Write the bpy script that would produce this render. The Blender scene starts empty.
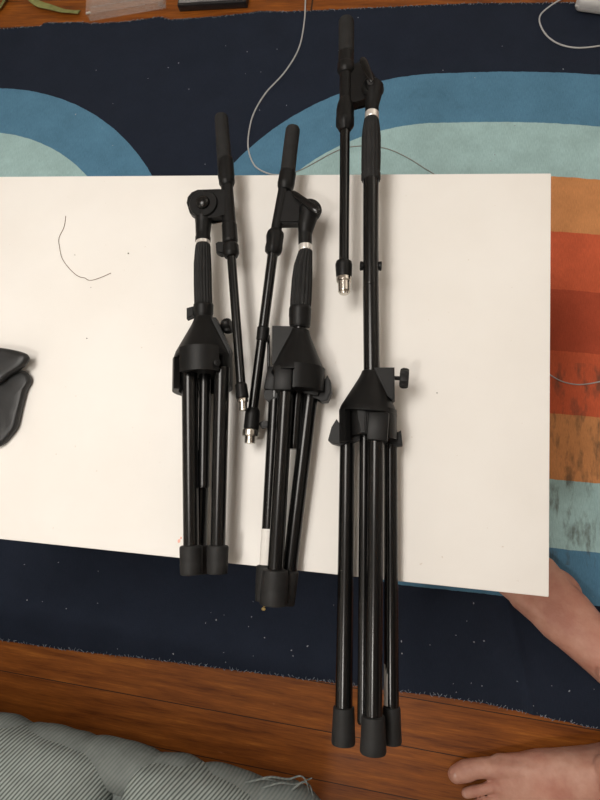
import bpy, bmesh, math, random
from mathutils import Vector, Matrix, Euler, noise
random.seed(7)
PI = math.pi
SC = bpy.context.scene
COL = SC.collection

# ------------------------------------------------------------------ camera
CAM = Vector((-0.1808, 0.0520, 1.2172))
ROT = Euler((0.2236, 0.1519, 0.0925), 'XYZ')
FPX = 601.06
cd = bpy.data.cameras.new('camera')
cam = bpy.data.objects.new('camera', cd); COL.objects.link(cam)
cam.location = CAM; cam.rotation_euler = ROT
cd.sensor_fit = 'VERTICAL'; cd.sensor_height = 36.0; cd.lens = FPX/800*36.0
cd.clip_start = 0.02; cd.clip_end = 50
SC.camera = cam
RM = ROT.to_matrix()

def P(px, py, z):
    """the point at height z (metres above the floor) that the photo shows at px, py"""
    d = RM @ Vector((px-300, -(py-400), -FPX))
    return CAM + d*((z-CAM.z)/d.z)
def S(px, py, z):
    """metres covered by one photo pixel on a thing at that point"""
    return (RM.transposed() @ (P(px, py, z)-CAM)).z*-1/FPX

# ------------------------------------------------------------------ helpers
ORG = {}
def obj(name, bm, m, parent=None, sharp=40, smooth=True):
    me = bpy.data.meshes.new(name)
    L = ORG.get(parent.name, Vector()) if parent else Vector()
    if L.length: bmesh.ops.translate(bm, verts=bm.verts, vec=-L)
    bmesh.ops.recalc_face_normals(bm, faces=bm.faces)
    if smooth:
        for f in bm.faces: f.smooth = True
    bm.to_mesh(me); bm.free()
    if smooth: me.set_sharp_from_angle(angle=math.radians(sharp))
    o = bpy.data.objects.new(name, me); COL.objects.link(o)
    if m: me.materials.append(m)
    if parent: o.parent = parent
    ORG[o.name] = L.copy()
    return o
def thing(name, label, cat, loc, group=None):
    o = bpy.data.objects.new(name, None); COL.objects.link(o)
    o.location = loc; o.empty_display_size = .03
    ORG[o.name] = Vector(loc)
    return tag(o, label, cat, group)
def tag(o, label, cat, group=None, kind=None):
    o['label'] = label; o['category'] = cat
    if group: o['group'] = group
    if kind: o['kind'] = kind
    return o
def recenter(o):
    """put the origin of a single-mesh thing at its base"""
    vs = [v.co for v in o.data.vertices]
    c = Vector((sum(v.x for v in vs)/len(vs), sum(v.y for v in vs)/len(vs), min(v.z for v in vs)))
    o.data.transform(Matrix.Translation(-c)); o.location = c; ORG[o.name] = c
    return o

def frame(d):
    d = d.normalized()
    up = Vector((0, 0, 1)) if abs(d.z) < .9 else Vector((0, 1, 0))
    s = d.cross(up).normalized(); u = s.cross(d).normalized()
    return s, u, d
def add_path(bm, pts, radii, seg=20, rib=0, ribdepth=0, flat=None, cap=True):
    """a round body swept along pts with a radius at each point"""
    rings = []
    n = len(pts)
    for i, (p, r) in enumerate(zip(pts, radii)):
        a = pts[max(0, i-1)]; b = pts[min(n-1, i+1)]
        if (b-a).length < 1e-7: b = pts[-1]; a = pts[0]
        s, u, d = frame(b-a)
        ring = []
        for k in range(seg):
            t = 2*PI*k/seg
            rr = r*(1-ribdepth*(0.5-0.5*math.cos(rib*t))) if rib else r
            fx, fy = flat if flat else (1, 1)
            ring.append(bm.verts.new(p + s*(rr*fx*math.cos(t)) + u*(rr*fy*math.sin(t))))
        rings.append(ring)
    for A, B in zip(rings, rings[1:]):
        for k in range(seg):
            bm.faces.new((A[k], A[(k+1) % seg], B[(k+1) % seg], B[k]))
    if cap:
        bm.faces.new(rings[0][::-1]); bm.faces.new(rings[-1])
    return rings
def px_path(bm, st, z0, z1=None, seg=20, **kw):
    """stations (px, py, width in pixels); height runs from z0 to z1"""
    if z1 is None: z1 = z0
    if not kw.get('rib'):
        out = [st[0]]
        for a, b in zip(st, st[1:]):
            L = math.hypot(b[0]-a[0], b[1]-a[1])
            if L > 4:
                for e in (.5/L, 1-.5/L): out.append(tuple(a[i]+(b[i]-a[i])*e for i in range(3)))
            out.append(b)
        st = out
    n = len(st)
    ys = [s[1] for s in st]; L = (ys[-1]-ys[0]) or 1
    pts = []; rr = []
    for (x, y, w) in st:
        z = z0+(z1-z0)*(y-ys[0])/L
        pts.append(P(x, y, z)); rr.append(S(x, y, z)*w/2)
    return add_path(bm, pts, rr, seg, **kw)
def add_box(bm, c, ax, half, bev=0, seg=2):
    M = Matrix((ax[0], ax[1], ax[2])).transposed().to_4x4()
    M.translation = c
    r = bmesh.ops.create_cube(bm, size=2, matrix=M @ Matrix.Diagonal((half[0], half[1], half[2], 1)))
    if bev:
        es = list({e for v in r['verts'] for e in v.link_edges})
        bmesh.ops.bevel(bm, geom=es, offset=bev, segments=seg, affect='EDGES', profile=.5, clamp_overlap=True)
WX = (Vector((1, 0, 0)), Vector((0, 1, 0)), Vector((0, 0, 1)))
def add_prism(bm, pts, thick, bev=0, seg=2, nrm=Vector((0, 0, 1))):
    """closed outline (3-D points on one plane) thickened along nrm"""
    a = [bm.verts.new(p) for p in pts]; b = [bm.verts.new(p+nrm*thick) for p in pts]
    f = [bm.faces.new(a[::-1]), bm.faces.new(b)]
    n = len(pts)
    for i in range(n): f.append(bm.faces.new((a[i], a[(i+1) % n], b[(i+1) % n], b[i])))
    if bev:
        es = list({e for q in f[:2] for e in q.edges})
        bmesh.ops.bevel(bm, geom=es, offset=bev, segments=seg, affect='EDGES', clamp_overlap=True)
def px_prism(bm, pl, z0, z1, bev=0):
    add_prism(bm, [P(x, y, (z0+z1)/2).xy.to_3d()+Vector((0, 0, z0)) for x, y in pl], z1-z0, bev)
def add_ball(bm, c, r, sc=(1, 1, 1), seg=20, rot=None):
    M = Matrix.Translation(c) @ (rot.to_4x4() if rot else Matrix()) @ Matrix.Diagonal((sc[0], sc[1], sc[2], 1))
    bmesh.ops.create_uvsphere(bm, u_segments=seg, v_segments=max(8, seg//2), radius=r, matrix=M)
def spline(pts, n):
    """Catmull-Rom through 3-D points"""
    out = []
    for i in range(len(pts)-1):
        p0 = pts[max(0, i-1)]; p1 = pts[i]; p2 = pts[i+1]; p3 = pts[min(len(pts)-1, i+2)]
        for k in range(n):
            t = k/n
            out.append(.5*((2*p1)+(p2-p0)*t+(2*p0-5*p1+4*p2-p3)*t*t+(3*p1-p0-3*p2+p3)*t**3))
    out.append(pts[-1].copy())
    return out

# ------------------------------------------------------------------ materials
def srgb(r, g, b):
    f = lambda c: (c/255/12.92) if c/255 <= .04045 else ((c/255+.055)/1.055)**2.4
    return (f(r), f(g), f(b), 1)
class NT:
    def __init__(s, name):
        s.m = bpy.data.materials.new(name); s.m.use_nodes = True
        s.t = s.m.node_tree; s.b = s.t.nodes['Principled BSDF']
    def n(s, k, **kw):
        q = s.t.nodes.new(k)
        for a, b in kw.items(): setattr(q, a, b)
        return q
    def l(s, a, b): s.t.links.new(a, b)
    def math(s, op, a, b=None, c=None):
        q = s.n('ShaderNodeMath', operation=op)
        for i, v in enumerate((a, b, c)):
            if v is None: continue
            if isinstance(v, (int, float)): q.inputs[i].default_value = v
            else: s.l(v, q.inputs[i])
        return q.outputs[0]
    def noise(s, scale, detail=4, rough=.5, vec=None, stretch=None):
        if vec is None: vec = s.n('ShaderNodeTexCoord').outputs['Object']
        if stretch:
            mp = s.n('ShaderNodeMapping'); mp.inputs['Scale'].default_value = stretch; s.l(vec, mp.inputs[0]); vec = mp.outputs[0]
        q = s.n('ShaderNodeTexNoise'); q.inputs['Scale'].default_value = scale
        q.inputs['Detail'].default_value = detail; q.inputs['Roughness'].default_value = rough
        s.l(vec, q.inputs['Vector']); return q.outputs['Fac']
    def ramp(s, fac, stops, interp='LINEAR'):
        q = s.n('ShaderNodeValToRGB'); r = q.color_ramp; r.interpolation = interp
        while len(r.elements) < len(stops): r.elements.new(.5)
        for e, (p, c) in zip(r.elements, stops): e.position = p; e.color = c
        s.l(fac, q.inputs[0]); return q.outputs['Color']
    def mix(s, fac, a, b, mode='MIX'):
        q = s.n('ShaderNodeMix', data_type='RGBA', blend_type=mode)
        for i, v in ((0, fac), (6, a), (7, b)):
            if isinstance(v, (int, float)): q.inputs[i].default_value = v
            elif isinstance(v, tuple): q.inputs[i].default_value = v
            else: s.l(v, q.inputs[i])
        return q.outputs[2]
    def bump(s, h, strength, dist=.001):
        q = s.n('ShaderNodeBump'); q.inputs['Strength'].default_value = strength; q.inputs['Distance'].default_value = dist
        s.l(h, q.inputs['Height']); s.l(q.outputs[0], s.b.inputs['Normal'])
    def set(s, **kw):
        for k, v in kw.items(): s.b.inputs[k.replace('_', ' ')].default_value = v
def simple(name, c, rough, var=.25, scale=60, bump=0, bscale=400, **kw):
    t = NT(name); nz = t.noise(scale, 5)
    lo = tuple(x*(1-var) for x in c[:3])+(1,); hi = tuple(min(1, x*(1+var)) for x in c[:3])+(1,)
    t.l(t.ramp(nz, [(.3, lo), (.7, hi)]), t.b.inputs['Base Color'])
    t.set(Roughness=rough, **kw)
    if bump: t.bump(t.noise(bscale, 3), bump)
    return t.m

M_PLASTIC = simple('black_plastic', (.005, .005, .005, 1), .45, Specular_IOR_Level=.22)
M_TUBE = simple('black_painted_tube', (.0035, .0035, .0035, 1), .22, var=.15, Specular_IOR_Level=.38)
M_RUBBER = simple('black_rubber', (.013, .013, .013, 1), .62, bump=.06, bscale=1500, Specular_IOR_Level=.3)
M_FOAM = simple('soft_grip', (.013, .013, .013, 1), .75, bump=.12, bscale=1800, Specular_IOR_Level=.3)
M_CHROME = simple('nickel_plated_metal', (.62, .58, .52, 1), .24, var=.1, Metallic=1.0)
M_STEEL = simple('bright_ring', (.75, .72, .68, 1), .3, var=.08, Metallic=.6)
M_STICKER = simple('white_paper_sticker', (.74, .72, .68, 1), .6, var=.04)
M_WHITE = simple('white_plastic', (.55, .55, .55, 1), .35, var=.05)
M_CABLE = simple('pale_grey_cable', (.42, .43, .43, 1), .45, var=.08)
M_WIRE = simple('thin_grey_wire', (.22, .21, .19, 1), .5, var=.1)
M_LEATHER = simple('black_leather', (.010, .0105, .011, 1), .46, bump=.12, bscale=500)
M_STRAP = simple('olive_webbing', (.21, .22, .075, 1), .85, bump=.4, bscale=1200)
M_BLACKCASE = simple('black_case', (.014, .014, .015, 1), .4)
M_GREYEDGE = simple('grey_edge', (.2, .2, .2, 1), .4)
M_HAIR = simple('brown_hair', (.14, .075, .035, 1), .5)
M_CRUMB = simple('dark_crumb', (.06, .045, .03, 1), .8)
M_BRASS = simple('yellow_crumb', (.45, .33, .12, 1), .6)
M_LINT = simple('lint', (.32, .34, .38, 1), .9)
M_FRINGE = simple('frayed_edge_thread', (.19, .22, .26, 1), .9, var=.7, scale=300)
M_STAIN = simple('pink_stain', (.72, .38, .30, 1), .4)
M_NAIL = simple('toenail', (.46, .245, .18, 1), .3, var=.05)
M_SHORTS = simple('dark_cotton', (.03, .035, .05, 1), .9, bump=.3, bscale=900)

def mat_table():
    t = NT('white_lacquer')
    a = t.noise(9, 4); b = t.noise(160, 3)
    c = t.ramp(a, [(.3, (.80, .775, .735, 1)), (.7, (.83, .81, .775, 1))])
    sp = t.ramp(b, [(.735, (1, 1, 1, 1)), (.76, (.86, .82, .78, 1))])
    t.l(t.mix(1.0, c, sp, 'MULTIPLY'), t.b.inputs['Base Color'])
    t.set(Roughness=.38)
    t.b.inputs['Specular IOR Level'].default_value = .35
    return t.m
M_TABLE = mat_table()

_a, _b = P(0, 671, 0), P(320, 731, 0)
FLOOR_ROT = -math.atan2(_b.y-_a.y, _b.x-_a.x)
FLOOR_Y = _a.y*math.cos(FLOOR_ROT)+_a.x*math.sin(FLOOR_ROT)
def mat_floor():
    t = NT('varnished_strip_floor')
    tc = t.n('ShaderNodeTexCoord').outputs['Object']
    sep = t.n('ShaderNodeSeparateXYZ'); t.l(tc, sep.inputs[0])
    W = .0825
    mp0 = t.n('ShaderNodeMapping'); mp0.inputs['Rotation'].default_value = (0, 0, FLOOR_ROT); t.l(tc, mp0.inputs[0]); tc = mp0.outputs[0]
    t.t.links.remove(sep.inputs[0].links[0]); t.l(tc, sep.inputs[0])
    v = t.math('DIVIDE', t.math('SUBTRACT', sep.outputs[1], FLOOR_Y), W)
    row = t.math('FLOOR', v); fr = t.math('FRACT', v)
    wn = t.n('ShaderNodeTexWhiteNoise', noise_dimensions='1D'); t.l(row, wn.inputs['W'])
    u = t.math('ADD', t.math('DIVIDE', sep.outputs[0], 9.0), t.math('MULTIPLY', wn.outputs['Value'], 7.3))
    bl = t.math('FLOOR', u); fu = t.math('FRACT', u)
    cv = t.n('ShaderNodeCombineXYZ'); t.l(row, cv.inputs[0]); t.l(bl, cv.inputs[1])
    w2 = t.n('ShaderNodeTexWhiteNoise', noise_dimensions='3D'); t.l(cv.outputs[0], w2.inputs['Vector'])
    # grain: stretched noise shifted for every board
    off = t.n('ShaderNodeCombineXYZ'); t.l(t.math('MULTIPLY', w2.outputs['Value'], 31.0), off.inputs[1]); t.l(w2.outputs['Value'], off.inputs[0])
    va = t.n('ShaderNodeVectorMath', operation='ADD'); t.l(tc, va.inputs[0]); t.l(off.outputs[0], va.inputs[1])
    g1 = t.noise(1.0, 8, .65, va.outputs[0], (6, 70, 6))
    g2 = t.noise(1.0, 6, .6, va.outputs[0], (22, 420, 22))
    g = t.math('ADD', t.math('MULTIPLY', g1, .65), t.math('MULTIPLY', g2, .35))
    c = t.ramp(g, [(.30, (.065, .015, .0025, 1)), (.47, (.195, .054, .0055, 1)), (.56, (.265, .078, .008, 1)), (.72, (.43, .150, .017, 1))])
    tone = t.ramp(w2.outputs['Value'], [(0, (.78, .74, .7, 1)), (1, (1.0, 1.0, 1.0, 1))])
    c = t.mix(1.0, c, tone, 'MULTIPLY')
    # scratches and worn spots
    wear = t.ramp(t.noise(1.0, 7, .7, tc, (18, 60, 18)), [(.66, (0, 0, 0, 1)), (.76, (1, 1, 1, 1))])
    c = t.mix(t.math('MULTIPLY', wear, .5), c, (.52, .25, .09, 1))
    gap = t.math('MAXIMUM', t.math('LESS_THAN', fr, .022), t.math('LESS_THAN', fu, .0005))
    c = t.mix(gap, c, (.035, .012, .004, 1))
    t.b.inputs['Specular IOR Level'].default_value = .3
    t.l(c, t.b.inputs['Base Color'])
    t.l(t.ramp(g1, [(.3, (.40,)*3+(1,)), (.7, (.52,)*3+(1,))]), t.b.inputs['Roughness'])
    h = t.math('SUBTRACT', t.math('MULTIPLY', g, .35), gap)
    t.bump(h, .35, .0012)
    return t.m
M_FLOOR = mat_floor()

def mat_rug():
    t = NT('printed_flatweave')
    tc = t.n('ShaderNodeTexCoord').outputs['Object']
    sep = t.n('ShaderNodeSeparateXYZ'); t.l(tc, sep.inputs[0])
    X, Y = sep.outputs[0], sep.outputs[1]
    wob = t.math('MULTIPLY', t.math('SUBTRACT', t.noise(60, 2, .5, tc), .5), .003)
    bend = t.math('MAXIMUM', t.math('ADD', X, .05), 0.0)
    wob = t.math('ADD', wob, t.math('MULTIPLY', t.math('MULTIPLY', bend, bend), t.math('MULTIPLY', t.math('MAXIMUM', t.math('MINIMUM', Y, 1.0), 0.0), .27)))
    dy = t.math('ADD', t.math('SUBTRACT', Y, .513), wob)
    def stad(x0, x1):
        dx = t.math('MAXIMUM', t.math('MAXIMUM', t.math('SUBTRACT', x0, X), t.math('SUBTRACT', X, x1)), 0.0)
        return t.math('SQRT', t.math('ADD', t.math('MULTIPLY', dx, dx), t.math('MULTIPLY', dy, dy)))
    d = t.math('MINIMUM', stad(-.14, .9), stad(-2.3, -1.284))
    lowr = t.math('MULTIPLY', t.math('LESS_THAN', dy, 0.0), t.math('MULTIPLY', t.math('MAXIMUM', t.math('SUBTRACT', d, .454), 0.0), .36))
    d = t.math('ADD', d, lowr)
    q = t.math('MULTIPLY', d, 1/.65)
    NAVY = (.0150, .0205, .0350, 1); BLUE = (.090, .215, .33, 1); TEAL = (.36, .53, .535, 1)
    ORG_ = (.60, .265, .105, 1); RED = (.57, .115, .052, 1); DARK = (.42, .078, .038, 1)
    c = t.ramp(q, [(0, DARK), (.065/.65, RED), (.194/.65, ORG_), (.324/.65, TEAL), (.4535/.65, BLUE), (.583/.65, NAVY)], 'CONSTANT')
    # woven texture, faint wash of the print, dirt doubling as painted shade on the lower bands
    wash = t.ramp(t.noise(14, 6, .65, tc), [(.3, (.86,)*3+(1,)), (.7, (1.08, 1.08, 1.08, 1))])
    c = t.mix(1.0, c, wash, 'MULTIPLY')
    thread = t.ramp(t.noise(1.0, 3, .6, tc, (700, 90, 1)), [(.3, (.88,)*3+(1,)), (.7, (1.1, 1.1, 1.1, 1))])
    c = t.mix(1.0, c, thread, 'MULTIPLY')
    dirt_and_shade = t.ramp(t.noise(1.0, 5, .6, tc, (60, 17, 1)), [(.50, (0, 0, 0, 1)), (.68, (1, 1, 1, 1))])
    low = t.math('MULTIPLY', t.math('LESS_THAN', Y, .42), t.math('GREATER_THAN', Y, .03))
    c = t.mix(t.math('MULTIPLY', t.math('MULTIPLY', dirt_and_shade, low), .7), c, (.07, .06, .045, 1))
    t.l(c, t.b.inputs['Base Color']); t.set(Roughness=.95)
    t.b.inputs['Specular IOR Level'].default_value = .15
    t.bump(t.math('ADD', t.noise(1.0, 2, .5, tc, (900, 160, 1)), t.noise(1.0, 2, .5, tc, (160, 900, 1))), .35, .0008)
    return t.m
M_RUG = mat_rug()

def mat_sofa(name, dark, light, depth):
    t = NT(name)
    tc = t.n('ShaderNodeTexCoord').outputs['Object']
    sep = t.n('ShaderNodeSeparateXYZ'); t.l(tc, sep.inputs[0])
    v = t.math('ADD', t.math('MULTIPLY', sep.outputs[0], .80), t.math('MULTIPLY', sep.outputs[1], -.60))
    v = t.math('ADD', v, t.math('MULTIPLY', t.noise(5, 2, .5, tc), .015))
    rib = t.math('ADD', t.math('MULTIPLY', t.math('SINE', t.math('MULTIPLY', v, 2*PI/.0047)), .5), .5)
    c = t.ramp(rib, [(.05, dark), (.75, light)])
    c = t.mix(1.0, c, t.ramp(t.noise(40, 5, .6, tc), [(.3, (.85,)*3+(1,)), (.7, (1.1, 1.1, 1.1, 1))]), 'MULTIPLY')
    t.l(c, t.b.inputs['Base Color']); t.set(Roughness=.95)
    t.b.inputs['Specular IOR Level'].default_value = .1
    t.bump(rib, depth, .0016)
    return t.m
M_SOFA = mat_sofa('ribbed_cotton', (.085, .100, .094, 1), (.29, .325, .31, 1), .5)
M_SOFA_EDGE = mat_sofa('smooth_ribbed_cotton', (.125, .142, .136, 1), (.17, .188, .18, 1), .15)

def mat_skin():
    t = NT('skin')
    tc = t.n('ShaderNodeTexCoord').outputs['Object']
    c = t.ramp(t.noise(22, 5, .6, tc), [(.32, (.41, .188, .138, 1)), (.52, (.49, .262, .195, 1)), (.72, (.58, .345, .265, 1))])
    c = t.mix(t.math('MULTIPLY', t.ramp(t.noise(7, 2, .5, tc), [(.45, (0, 0, 0, 1)), (.7, (1, 1, 1, 1))]), .35), c, (.47, .16, .11, 1))
    t.l(c, t.b.inputs['Base Color']); t.set(Roughness=.5)
    t.b.inputs['Subsurface Weight'].default_value = .12
    t.b.inputs['Subsurface Radius'].default_value = (.012, .004, .002)
    t.b.inputs['Subsurface Scale'].default_value = .6
    t.b.inputs['Specular IOR Level'].default_value = .3
    t.bump(t.math('ADD', t.noise(130, 4, .6, tc), t.math('MULTIPLY', t.noise(45, 4, .6, tc, (1, 1, 1)), 2.0)), .3, .0020)
    return t.m
M_SKIN = mat_skin()

def mat_clear():
    t = NT('clear_plastic')
    t.l(t.ramp(t.noise(40, 3), [(.3, (.80, .68, .60, 1)), (.7, (.9, .80, .74, 1))]), t.b.inputs['Base Color'])
    t.set(Roughness=.15, IOR=1.45, Alpha=.09)
    return t.m
M_CLEAR = mat_clear()

# ------------------------------------------------------------------ floor and rug
bm = bmesh.new()
add_box(bm, Vector((-.5, .4, -.02)), WX, (2.6, 2.4, .02))
fl = obj('floor', bm, M_FLOOR, smooth=False); fl['kind'] = 'structure'
M_WALL = simple('warm_white_paint', (.80, .78, .74, 1), .8, var=.03, scale=8)
for nm, c, h in (('wall_left', (-3.12, .4, 1.25), (.02, 2.44, 1.25)), ('wall_right', (2.12, .4, 1.25), (.02, 2.44, 1.25)), ('wall_back', (-.5, 2.82, 1.25), (2.6, .02, 1.25)), ('wall_front', (-.5, -2.02, 1.25), (2.6, .02, 1.25)), ('ceiling', (-.5, .4, 2.52), (2.64, 2.44, .02))):
    bm = bmesh.new(); add_box(bm, Vector(c), WX, h)
    o = obj(nm, bm, M_WALL, smooth=False); o['kind'] = 'structure'

LOWW = [P(a, b, .002) for a, b in ((0, 640), (60, 649), (160, 660.5), (320, 681), (440, 696.5), (480, 702.5), (528, 713), (566, 722), (600, 729.5))]
def rug_low(x):
    if x <= LOWW[0].x: b = LOWW[0].y
    elif x >= LOWW[-1].x: b = LOWW[-1].y
    else:
        for p, q in zip(LOWW, LOWW[1:]):
            if p.x <= x <= q.x: b = p.y+(q.y-p.y)*(x-p.x)/(q.x-p.x); break
    return b + .0016*noise.noise(Vector((x*40, 4, 0)))
TOPX = [(0, 29), (22, 27.5), (42, 26.5), (44, 23), (85, 22.5), (90, 24), (125, 22), (160, 17), (170, 20), (215, 17), (245, 14), (260, 11.5), (285, 12), (330, 10), (440, 5), (480, 3.5), (570, 3.0), (600, 1.5)]
TOPW = [P(a, b, .002) for a, b in TOPX]
def rug_high(x):
    if x <= TOPW[0].x: b = TOPW[0].y
    elif x >= TOPW[-1].x: b = TOPW[-1].y
    else:
        for p, q in zip(TOPW, TOPW[1:]):
            if p.x <= x <= q.x: b = p.y+(q.y-p.y)*(x-p.x)/(q.x-p.x); break
    return b + .0012*noise.noise(Vector((x*60, 9, 0)))
RX0, RX1 = -1.925, .62
FA, FB = P(507, 602, .002).xy, P(533, 716, .002).xy
def rug_z(x, y):
    z = .0035 + .0010*noise.noise(Vector((x*4, y*4, 2)))
    p = Vector((x, y)); d = FB-FA; tt = max(-.2, min(1, (p-FA).dot(d)/d.length_squared))
    z += .0060*math.exp(-(((p-(FA+d*tt)).length)/.006)**2)
    return z
bm = bmesh.new()
NX, NY = 420, 90
gr = []
for i in range(NX+1):
    x = RX0+(RX1-RX0)*i/NX
    a, b = rug_low(x), rug_high(x); rowv = []
    for j in range(NY+1):
        y = a+(b-a)*(j/NY)
        rowv.append(bm.verts.new((x, y, rug_z(x, y))))
    gr.append(rowv)
for i in range(NX):
    for j in range(NY): bm.faces.new((gr[i][j], gr[i+1][j], gr[i+1][j+1], gr[i][j+1]))
edge = [gr[i][0] for i in range(NX+1)]+[gr[NX][j] for j in range(1, NY+1)]+[gr[i][NY] for i in range(NX-1, -1, -1)]+[gr[0][j] for j in range(NY-1, 0, -1)]
lo = [bm.verts.new((v.co.x, v.co.y, .0003)) for v in edge]
n = len(edge)
for k in range(n): bm.faces.new((edge[k], edge[(k+1) % n], lo[(k+1) % n], lo[k]))
bm.faces.new(lo)
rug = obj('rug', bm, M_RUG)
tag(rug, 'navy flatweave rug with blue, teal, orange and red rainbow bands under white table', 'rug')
# frayed threads along both long edges
bm = bmesh.new()
for side in (0, 1):
    x = RX0+.01
    while x < RX1-.01:
        y = rug_low(x) if side == 0 else rug_high(x)
        s = -1 if side == 0 else 1
        a = Vector((x, y-s*random.uniform(.001, .006), .0046)); b = Vector((x+random.uniform(-.006, .006), y+s*random.uniform(-.001, .0026), random.uniform(.001, .004)))
        m = (a+b)/2+Vector((random.uniform(-.002, .002), 0, .0012))
        add_path(bm, [a, m, b], [.0005, .0006, .0004], 5)
        x += random.uniform(.002, .009)
fr = obj('frayed_edge', bm, M_FRINGE, rug); fr['kind'] = 'stuff'; fr['label'] = 'pale frayed stitching along the rug edges'
# lint on the rug
bm = bmesh.new()
for k in range(80):
    q = random.random()
    x = random.uniform(-1.2, .25); y = random.uniform(-.22, -.0) if q < .75 else random.uniform(.85, 1.2)
    r = random.choice((.0006, .0007, .0008, .0011))
    add_ball(bm, Vector((x, y, rug_z(x, y)+r*.8)), r, (random.uniform(1, 2), 1, .7), 8, Matrix.Rotation(random.uniform(0, PI), 3, 'Z'))
for (x, y, r) in ((474, 642, .0014), (484, 641, .0014), (482, 686, .001), (552, 686, .0008), (216, 620, .0016), (96, 70, .001), (205, 164, .0011), (277, 49, .001), (347, 15, .0012), (358, 17, .001), (443, 70, .001), (430, 645, .0009)):
    p = P(x, y, .005); add_ball(bm, Vector((p.x, p.y, rug_z(p.x, p.y)+r*.6)), r, (1, 1, .7), 8)
li = obj('lint', bm, M_LINT); tag(li, 'pale specks of lint scattered on the navy rug', 'lint', kind='stuff')

# ------------------------------------------------------------------ table
TZ = .45
tb = thing('coffee_table', 'low white lacquered coffee table the microphone stands lie on', 'table', (-.45, .275, 0))
bm = bmesh.new(); add_box(bm, Vector((-.45, .275, TZ-.025)), WX, (.45, .275, .025), .0012)
top = obj('tabletop', bm, M_TABLE, tb)
for sx in (0, 1):
    for sy in (0, 1):
        bm = bmesh.new(); add_box(bm, Vector((-.85+.8*sx, .05+.45*sy, .2025)), WX, (.025, .025, .1975), .001)
        obj('leg', bm, M_TABLE, tb)
bm = bmesh.new()
for (x, y, w) in ((179, 541, 3.2), (181, 538, 2.2)):
    p = P(x, y, TZ); add_ball(bm, p+Vector((0, 0, .0001)), .0012*w/2, (1, 1.3, .12), 12)
st = obj('stain', bm, M_STAIN, top); st['label'] = 'small pink stain beside the stand feet'

# ------------------------------------------------------------------ small parts of the stands
def tubeobj(name, st, z0, z1, m, root, seg=24, **kw):
    bm = bmesh.new(); px_path(bm, st, z0, z1, seg, **kw); return obj(name, bm, m, root)
def dense(st, n=6):
    out = []
    for a, b in zip(st, st[1:]):
        for k in range(n): out.append(tuple(a[i]+(b[i]-a[i])*k/n for i in range(3)))
    out.append(st[-1]); return out
def leg(root, a, b, za, zb, foot, wf, sleeve=True):
    """leg tube a->b (px, py, w); foot = length in px of the rubber foot beyond b"""
    L = tubeobj('leg', [a, b], za, zb, M_TUBE, root, 28)
    # rubber foot continues the leg direction
    A = P(a[0], a[1], za); B = P(b[0], b[1], zb); d = (B-A).normalized(); s = S(b[0], b[1], zb)
    bm = bmesh.new()
    fl_ = foot*s; r0 = s*wf[0]/2; r1 = s*wf[1]/2
    prof = [(-.001, r0*.80), (0, r0*.96), (.002, r0), (fl_*.12, r0*1.0), (fl_*.5, (r0+r1)/2), (fl_*.56, (r0+r1)/2*.985), (fl_*.6, (r0+r1)/2*1.01), (fl_*.93, r1), (fl_*.985, r1*.95), (fl_, r1*.82)]
    add_path(bm, [B+d*t for t, r in prof], [r for t, r in prof], 28)
    obj('rubber_foot', bm, M_RUBBER, L)
    return L
def end_fitting(arm, tip, cap, z, ring=True):
    """threaded microphone end; tip: stations of bright metal, cap: stations of the black ferrule"""
    tubeobj('ferrule', cap, z, z, M_PLASTIC, arm, 24)
    f = tubeobj('threaded_tip', tip, z, z, M_CHROME, arm, 24)
    # thread rings
    bm = bmesh.new()
    (x0, y0, w0), (x1, y1, w1) = tip[-2], tip[-1]
    for k in range(4):
        t = .15+.2*k
        c = [(x0+(x1-x0)*(t+e), y0+(y1-y0)*(t+e), (w0+(w1-w0)*t)*g) for e, g in ((-.05, .98), (0, 1.1), (.05, .98))]
        px_path(bm, c, z, z, 20)
    obj('thread', bm, M_CHROME, f)
def hub(root, cx0, y0, cx1, y1, w0, w1, z0, z1, skirt_px):
    """cone of the tripod head from (cx0,y0) to (cx1,y1), then a skirt of skirt_px"""
    def at(t): return (cx0+(cx1-cx0)*t, y0+(y1-y0)*t)
    st = [(*at(-.02), w0*.86), (*at(0), w0), (*at(.10), w0+(w1-w0)*.06), (*at(.22), w0+(w1-w0)*.17), (*at(.92), w0+(w1-w0)*.93), (*at(1.0), w1*.985)]
    k = skirt_px/(y1-y0)
    st += [(*at(1.03), w1), (*at(1+k*.55), w1), (*at(1+k), w1*.985), (*at(1+k), w1*.86), (*at(1+k*.4), w1*.8)]
    bm = bmesh.new(); px_path(bm, st, z0, z1, 40)
    return obj('hub', bm, M_PLASTIC, root, 35)
def arc(name, root, p0, p1, z0, z1, w0, w1, a0, a1, th=.005, bev=.0012):
    """part of a tube wall round the stand axis between angles a0..a1 (0 = right, 90 = up)"""
    A, B = P(*p0, z0), P(*p1, z1); d = (B-A).normalized(); s_ = d.cross(UP).normalized()
    if s_.x < 0: s_ = -s_
    u_ = s_.cross(d).normalized()
    if u_.z < 0: u_ = -u_
    rA, rB = S(*p0, z0)*w0/2, S(*p1, z1)*w1/2
    bm = bmesh.new(); N = 16; g = []
    for k in range(N+1):
        t = math.radians(a0+(a1-a0)*k/N); e = s_*math.cos(t)+u_*math.sin(t)
        g.append([bm.verts.new(p) for p in (A+e*rA, B+e*rB, B+e*(rB-th), A+e*(rA-th))])
    for X, Y in zip(g, g[1:]):
        for k in range(4): bm.faces.new((X[k], X[(k+1) % 4], Y[(k+1) % 4], Y[k]))
    f0 = bm.faces.new(g[0][::-1]); f1 = bm.faces.new(g[-1])
    es = [e for e in bm.edges if e.calc_face_angle(0) > .8]
    bmesh.ops.bevel(bm, geom=es, offset=bev, segments=2, affect='EDGES', clamp_overlap=True)
    return obj(name, bm, M_PLASTIC, root)
UP = Vector((0, 0, 1))
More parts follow.
